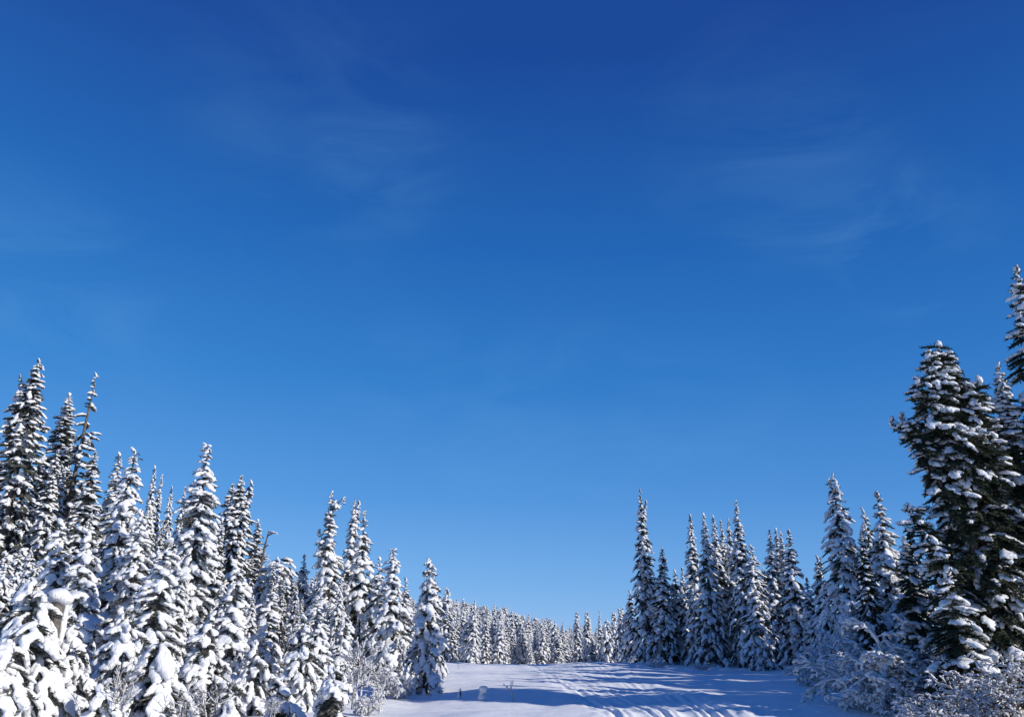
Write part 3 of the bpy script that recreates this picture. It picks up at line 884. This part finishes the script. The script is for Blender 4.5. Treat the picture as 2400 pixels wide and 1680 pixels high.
def tubes(mb, P, R, sides):
    """many tubes with the same number of points at once: P (N, n, 3), R (N, n)"""
    N, n = R.shape
    d = np.empty_like(P); d[:, 1:-1] = P[:, 2:] - P[:, :-2]; d[:, 0] = P[:, 1] - P[:, 0]; d[:, -1] = P[:, -1] - P[:, -2]
    d /= np.linalg.norm(d, axis=2, keepdims=True) + 1e-9
    up = np.where(np.abs(d[..., 2:3]) < .95, np.array([0, 0, 1.0]), np.array([1.0, 0, 0]))
    s_ = np.cross(up, d); s_ /= np.linalg.norm(s_, axis=2, keepdims=True); u_ = np.cross(d, s_)
    a = np.arange(sides) * 2 * math.pi / sides
    V = P[:, :, None] + R[:, :, None, None] * (np.cos(a)[:, None] * s_[:, :, None] + np.sin(a)[:, None] * u_[:, :, None])
    F = []
    for i in range(n - 1):
        for k in range(sides):
            A, B = i * sides + k, i * sides + (k + 1) % sides
            F += [(A, B, B + sides), (A, B + sides, A + sides)]
    for i in range(1, sides - 1): F.append(((n - 1) * sides, (n - 1) * sides + i, (n - 1) * sides + i + 1))
    FF = np.array(F)[None] + (np.arange(N) * n * sides)[:, None, None]
    mb.add(V.reshape(-1, 3), FF.reshape(-1, 3))

SHRUBS = {}
def shrub_meshes(kind):
    if kind in SHRUBS: return SHRUBS[kind]
    K = dict(droop=dict(stems=11, depth=3, droop=.30, kids=2, rime=.016, cover=1, side=-.35, r=.022, spread=.7),
             tangle=dict(stems=11, depth=3, droop=.16, kids=2, rime=.012, cover=.8, side=-.25, r=.02, spread=.8),
             thicket=dict(stems=10, depth=3, droop=.12, kids=2, rime=.012, cover=.45, side=-.25, r=.022, spread=.9),
             mound=dict(stems=9, depth=3, droop=.30, kids=2, rime=.022, cover=1, side=None, r=.02, spread=.9),
             low=dict(stems=13, depth=2, droop=.15, kids=3, rime=.024, cover=.9, side=None, r=.018, spread=1.3),
             upright=dict(stems=4, depth=3, droop=.0, kids=2, rime=.010, cover=.75, side=None, r=.022, spread=.4),
             bare=dict(stems=5, depth=2, droop=-.04, kids=2, rime=.008, cover=.5, side=None, r=.012, spread=.6))[kind]
    rng = random.Random(len(kind) * 7 + 3); nr = np.random.RandomState(len(kind)); segs = []
    for k in range(K['stems']):
        a = rng.uniform(0, 6.28); o = rng.uniform(.15, 1.0) * K['spread']
        d = [math.cos(a) * o, math.sin(a) * o, 1.0]
        if K['side']: d[0] += K['side'] * rng.uniform(.3, 1)
        grow(rng, (math.cos(a) * .08, math.sin(a) * .08, 0), d, rng.uniform(.6, .85), K['r'] * rng.uniform(.7, 1.2) * .7, K['depth'], segs, K['droop'], K['kids'])
    sb, rb = MB(), MB()
    for n in (4, 5):
        sel = [q for q in segs if len(q[0]) == n]
        if not sel: continue
        P = np.array([q[0] for q in sel]); R = np.array([q[1] for q in sel])
        tubes(sb, P, R, 3)
        P = P[nr.rand(len(sel)) < K['cover']]
        rr = K['rime'] * nr.uniform(.6, 1.5, (len(P), 1)) * (1.25 if n == 5 else 1)
        prof = np.array([.6, 1, 1.05, .5] if n == 4 else [.5, 1, 1.1, 1.0, .5]) * nr.uniform(.75, 1.3, (len(P), n))
        P = P + nr.uniform(-.3, .3, P.shape) * rr[..., None]; P[..., 2] += rr * .55
        tubes(rb, P, rr * prof, 4)
    v = sb.get()[0]; top = v[:, 2].max()
    SHRUBS[kind] = (mesh_from('stems', *sb.get(), [M_TWIG]), mesh_from('rime', *rb.get(), [M_RIME]), top)
    return SHRUBS[kind]

def shrub(px, py_top, D, kind, label, rz=0.0, wide=1.0, name='frosted_alder'):
    t = at(px, py_top, D); gz = G(t[0], t[1]) - .04; H = max(.25, t[2] - gz)
    sm, rm, top = shrub_meshes(kind)
    root = obj(name, None); root.location = (t[0], t[1], gz); root.empty_display_size = .2
    root.rotation_euler = (0, 0, rz); root.scale = (H / top * wide, H / top * wide, H / top)
    tag(root, label, 'shrub')
    obj('stems', sm, root); tag(obj('rime', rm, root), kind='stuff')
    return root
shrub(2125, 1440, 19.5, 'droop', 'big drooping alder thick with rime in front of the great dark fir', 0, 1.3)
shrub(2235, 1510, 18, 'thicket', 'tangled frosted alder beneath the great dark fir', .2, 1.1)
shrub(1985, 1530, 25, 'mound', 'rounded rime-covered bush between the big drooping alder and the open snow', 1.0)
shrub(1925, 1545, 30, 'mound', 'rime-covered bush at the foot of the triple-tipped fir', 2.2, 1.2)
shrub(1985, 1425, 30, 'droop', 'tall rimed alder before the triple-tipped fir', .3, .7)
shrub(1862, 1552, 36, 'low', 'low rimed bush at the foot of the four close spires', .6)
shrub(2070, 1590, 18.5, 'low', 'low frosted bush spreading on the snow in front of the big drooping alder', 1.9, 1.0)
shrub(2250, 1590, 14.5, 'thicket', 'snow-sprinkled low bush at the trail edge under the tangled alder', .6, 1.2)
shrub(2350, 1520, 15.5, 'thicket', 'dark tangled alder below the tallest dark fir', .9, 1.1)
shrub(2165, 1625, 15.5, 'low', 'small frosted bush beside the snow-sprinkled low bush', 3.0, 1.0)
shrub(842, 1490, 19.5, 'upright', 'upright frosted alder with a dark stem beside the stooped sapling', .5, .7)
shrub(888, 1545, 22.5, 'upright', 'frosted alder bush next to the lone trail-side fir', 2.5, 1.0)
shrub(862, 1610, 18, 'low', 'low snow-tufted bush at the edge of the open snow', .2, .8)
shrub(505, 1580, 14, 'bare', 'bare twiggy alder in front of the pillowed firs', .3)
shrub(430, 1610, 13.5, 'bare', 'bare twiggy bush below the huge rounded snow pillow', 1.5)
shrub(285, 1525, 13.2, 'bare', 'thin bare alder twigs beside the stacked young fir', 2.8, .6)
shrub(645, 1630, 15.5, 'upright', 'frosted twiggy bush in front of the shaded pointed fir', 4.0, 1.2)
shrub(935, 1570, 24, 'low', 'low frosted bush tucked against the lone trail-side fir', 5.0, .8)
shrub(1538, 1541, 50, 'low', 'sunlit snow-covered low bush at the foot of the tallest split-tip fir', 1.0, 1.2, 'snowy_bush')
shrub(1640, 1549, 46, 'low', 'sunlit snow-covered low bush at the foot of the dense spire clump', 2.0, 1.2, 'snowy_bush')

# ------------------------------------------------------------------ dead trunk, snag, small plants on the open snow
def ground_at(px, py):
    d = ray(px, py); t = 2.0
    while t < 400:
        p = d * t
        if p[2] + CAM_Z < G(p[0], p[1]): break
        t += .05
    return p[0], p[1], G(p[0], p[1])

def snow_lumps(rng, specs, vox=.02, target=500):
    mb = MB()
    for c, r in specs: blob(mb, np.array(c, float), r, (1, rng.uniform(-.3, .3), 0))
    return remesh(*mb.get(), vox, 4, [target])[0]

t = at(140, 1396, 14.0); gz = G(t[0], t[1]); H = t[2] - gz
root = tag(obj('dead_tree', None), 'broken grey dead trunk with a snow cap beside the bowed snow heap', 'tree')
root.location = (t[0], t[1], gz - .05)
mb = MB(); tube(mb, [(0, 0, -.2), (.02, 0, H * .3), (.0, .02, H * .7), (-.01, 0, H)], [.16, .13, .115, .11], 10)
obj('trunk', mesh_from('trunk', *mb.get(), [M_BARK]), root)
rr = random.Random(3)
obj('snow_cap', mesh_from('snow_cap', *snow_lumps(rr, [((-.02, 0, H + .05), (.2, .19, .13)), ((-.16, 0, H + .0), (.16, .15, .11)), ((.1, 0, H + .0), (.13, .14, .1)), ((.12, .05, H - .5), (.05, .06, .5))]), [M_SNOW]), root)

t = at(630, 1243, 38); b = at(604, 1345, 38)
root = tag(obj('dead_snag', None), 'bare leaning dead snag above the round-topped fir', 'tree'); gz = G(b[0], b[1])
root.location = (b[0], b[1], gz)
tp = t - np.array([b[0], b[1], gz]); mb = MB(); rr = random.Random(8)
tube(mb, [(0, 0, 0), (.05, 0, tp[2] * .55), tp * np.array([.6, 1, .85]), tp], [.12, .09, .05, .015], 6)
obj('trunk', mesh_from('trunk', *mb.get(), [M_BARK]), root)
mb, mr = MB(), MB()
for k in range(16):
    f = rr.uniform(.62, 1.0); p = np.array([tp[0] * max(0, (f - .5) * 2), 0, tp[2] * f])
    a = rr.uniform(-.5, 3.6); e = p + np.array([math.cos(a) * rr.uniform(.25, .6), rr.uniform(-.3, .3), rr.uniform(-.15, .25)])
    tube(mb, [p, (p + e) / 2 + np.array([0, 0, .04]), e], [.025, .02, .008], 4)
    tube(mr, [p + np.array([0, 0, .02]), (p + e) / 2 + np.array([0, 0, .065]), e], [.015, .03, .015], 4)
obj('branches', mesh_from('branches', *mb.get(), [M_TWIG]), root)
obj('rime', mesh_from('rime', *mr.get(), [M_RIME]), root)

x, y, z = ground_at(1130, 1640)
root = tag(obj('buried_sapling', None), 'tiny sapling topped by two stacked balls of snow on the open trail', 'tree'); root.location = (x, y, z - .03)
mb = MB(); tube(mb, [(0, 0, -.1), (.01, 0, .15), (.03, 0, .33)], [.02, .015, .01], 5)
for k in range(9):
    a = k * 2.4; cone(mb, np.array([.01, 0, .1 + .02 * k]), np.array([math.cos(a) * .13, math.sin(a) * .13, .05 + .025 * k]), .012)
obj('stem', mesh_from('stem', *mb.get(), [M_NEEDLE], smooth=False), root)
obj('snow_cap', mesh_from('snow_cap', *snow_lumps(rr, [((0, 0, .08), (.13, .12, .09)), ((-.05, .02, .12), (.07, .08, .07)), ((.03, 0, .31), (.12, .11, .075)), ((.07, 0, .26), (.06, .07, .07)), ((-.02, 0, .2), (.05, .05, .06))]), [M_SNOW]), root)
x, y, z = ground_at(1077, 1634)
root = tag(obj('buried_twig', None), 'dark little twig tip poking from the snow near the two stacked snowballs', 'plant'); root.location = (x, y, z - .03)
mb = MB(); tube(mb, [(0, 0, -.1), (.01, 0, .1), (.03, .01, .24)], [.03, .028, .012], 5)
for k in range(8): a = k * 2.1; cone(mb, np.array([.01, 0, .05 + .02 * k]), np.array([math.cos(a) * .07, math.sin(a) * .07, .1 + .02 * k]), .014)
obj('stem', mesh_from('stem', *mb.get(), [M_NEEDLE], smooth=False), root)
obj('snow_cap', mesh_from('snow_cap', *snow_lumps(rr, [((-.02, 0, .05), (.05, .05, .05)), ((.02, 0, .22), (.03, .03, .04)), ((-.025, -.02, .13), (.025, .03, .06))], .012, 250), [M_SNOW]), root)

def twig(px, py, h, label, seed, tufts):
    x, y, z = ground_at(px, py); r_ = random.Random(seed)
    root = tag(obj('frosted_twig', None), label, 'plant'); root.location = (x, y, z - .02)
    sb, rb = MB(), MB()
    main = [np.array([0, 0, -.1]), np.array([-.02, 0, h * .35]), np.array([-.07, 0, h * .65]), np.array([-.06, 0, h])]
    brs = [(main, [.012, .011, .009, .005])]
    for f, dx, dz in tufts:
        p = main[1] + (main[2] - main[1]) * f; e = p + np.array([dx, r_.uniform(-.05, .05), dz])
        brs.append(([p, (p + e) / 2 + np.array([0, 0, -.02]), e], [.008, .007, .004]))
    for pts, rads in brs:
        tube(sb, pts, rads, 5)
        tube(rb, [pts[-1] + (pts[-2] - pts[-1]) * q + np.array([0, 0, .008]) for q in (.75, .4, .1, -.1)], [.006, .015, .018, .008], 6)
        tube(rb, [q + np.array([-.006, 0, .006]) for q in pts], [r * .9 for r in rads], 5)
    obj('stem', mesh_from('stem', *sb.get(), [M_TWIG]), root)
    obj('rime', mesh_from('rime', *rb.get(), [M_RIME]), root)
twig(1203, 1642, .48, 'bare twig with three frosted tips standing alone on the open snow', 1, [(.9, .06, .2), (.7, -.12, .1), (.8, -.2, .14)])
twig(1074, 1566, .9, 'frosted twig at the sunlit edge near the lone trail-side fir', 2, [(.5, .12, .3), (.7, -.15, .1), (.3, .2, .25)])
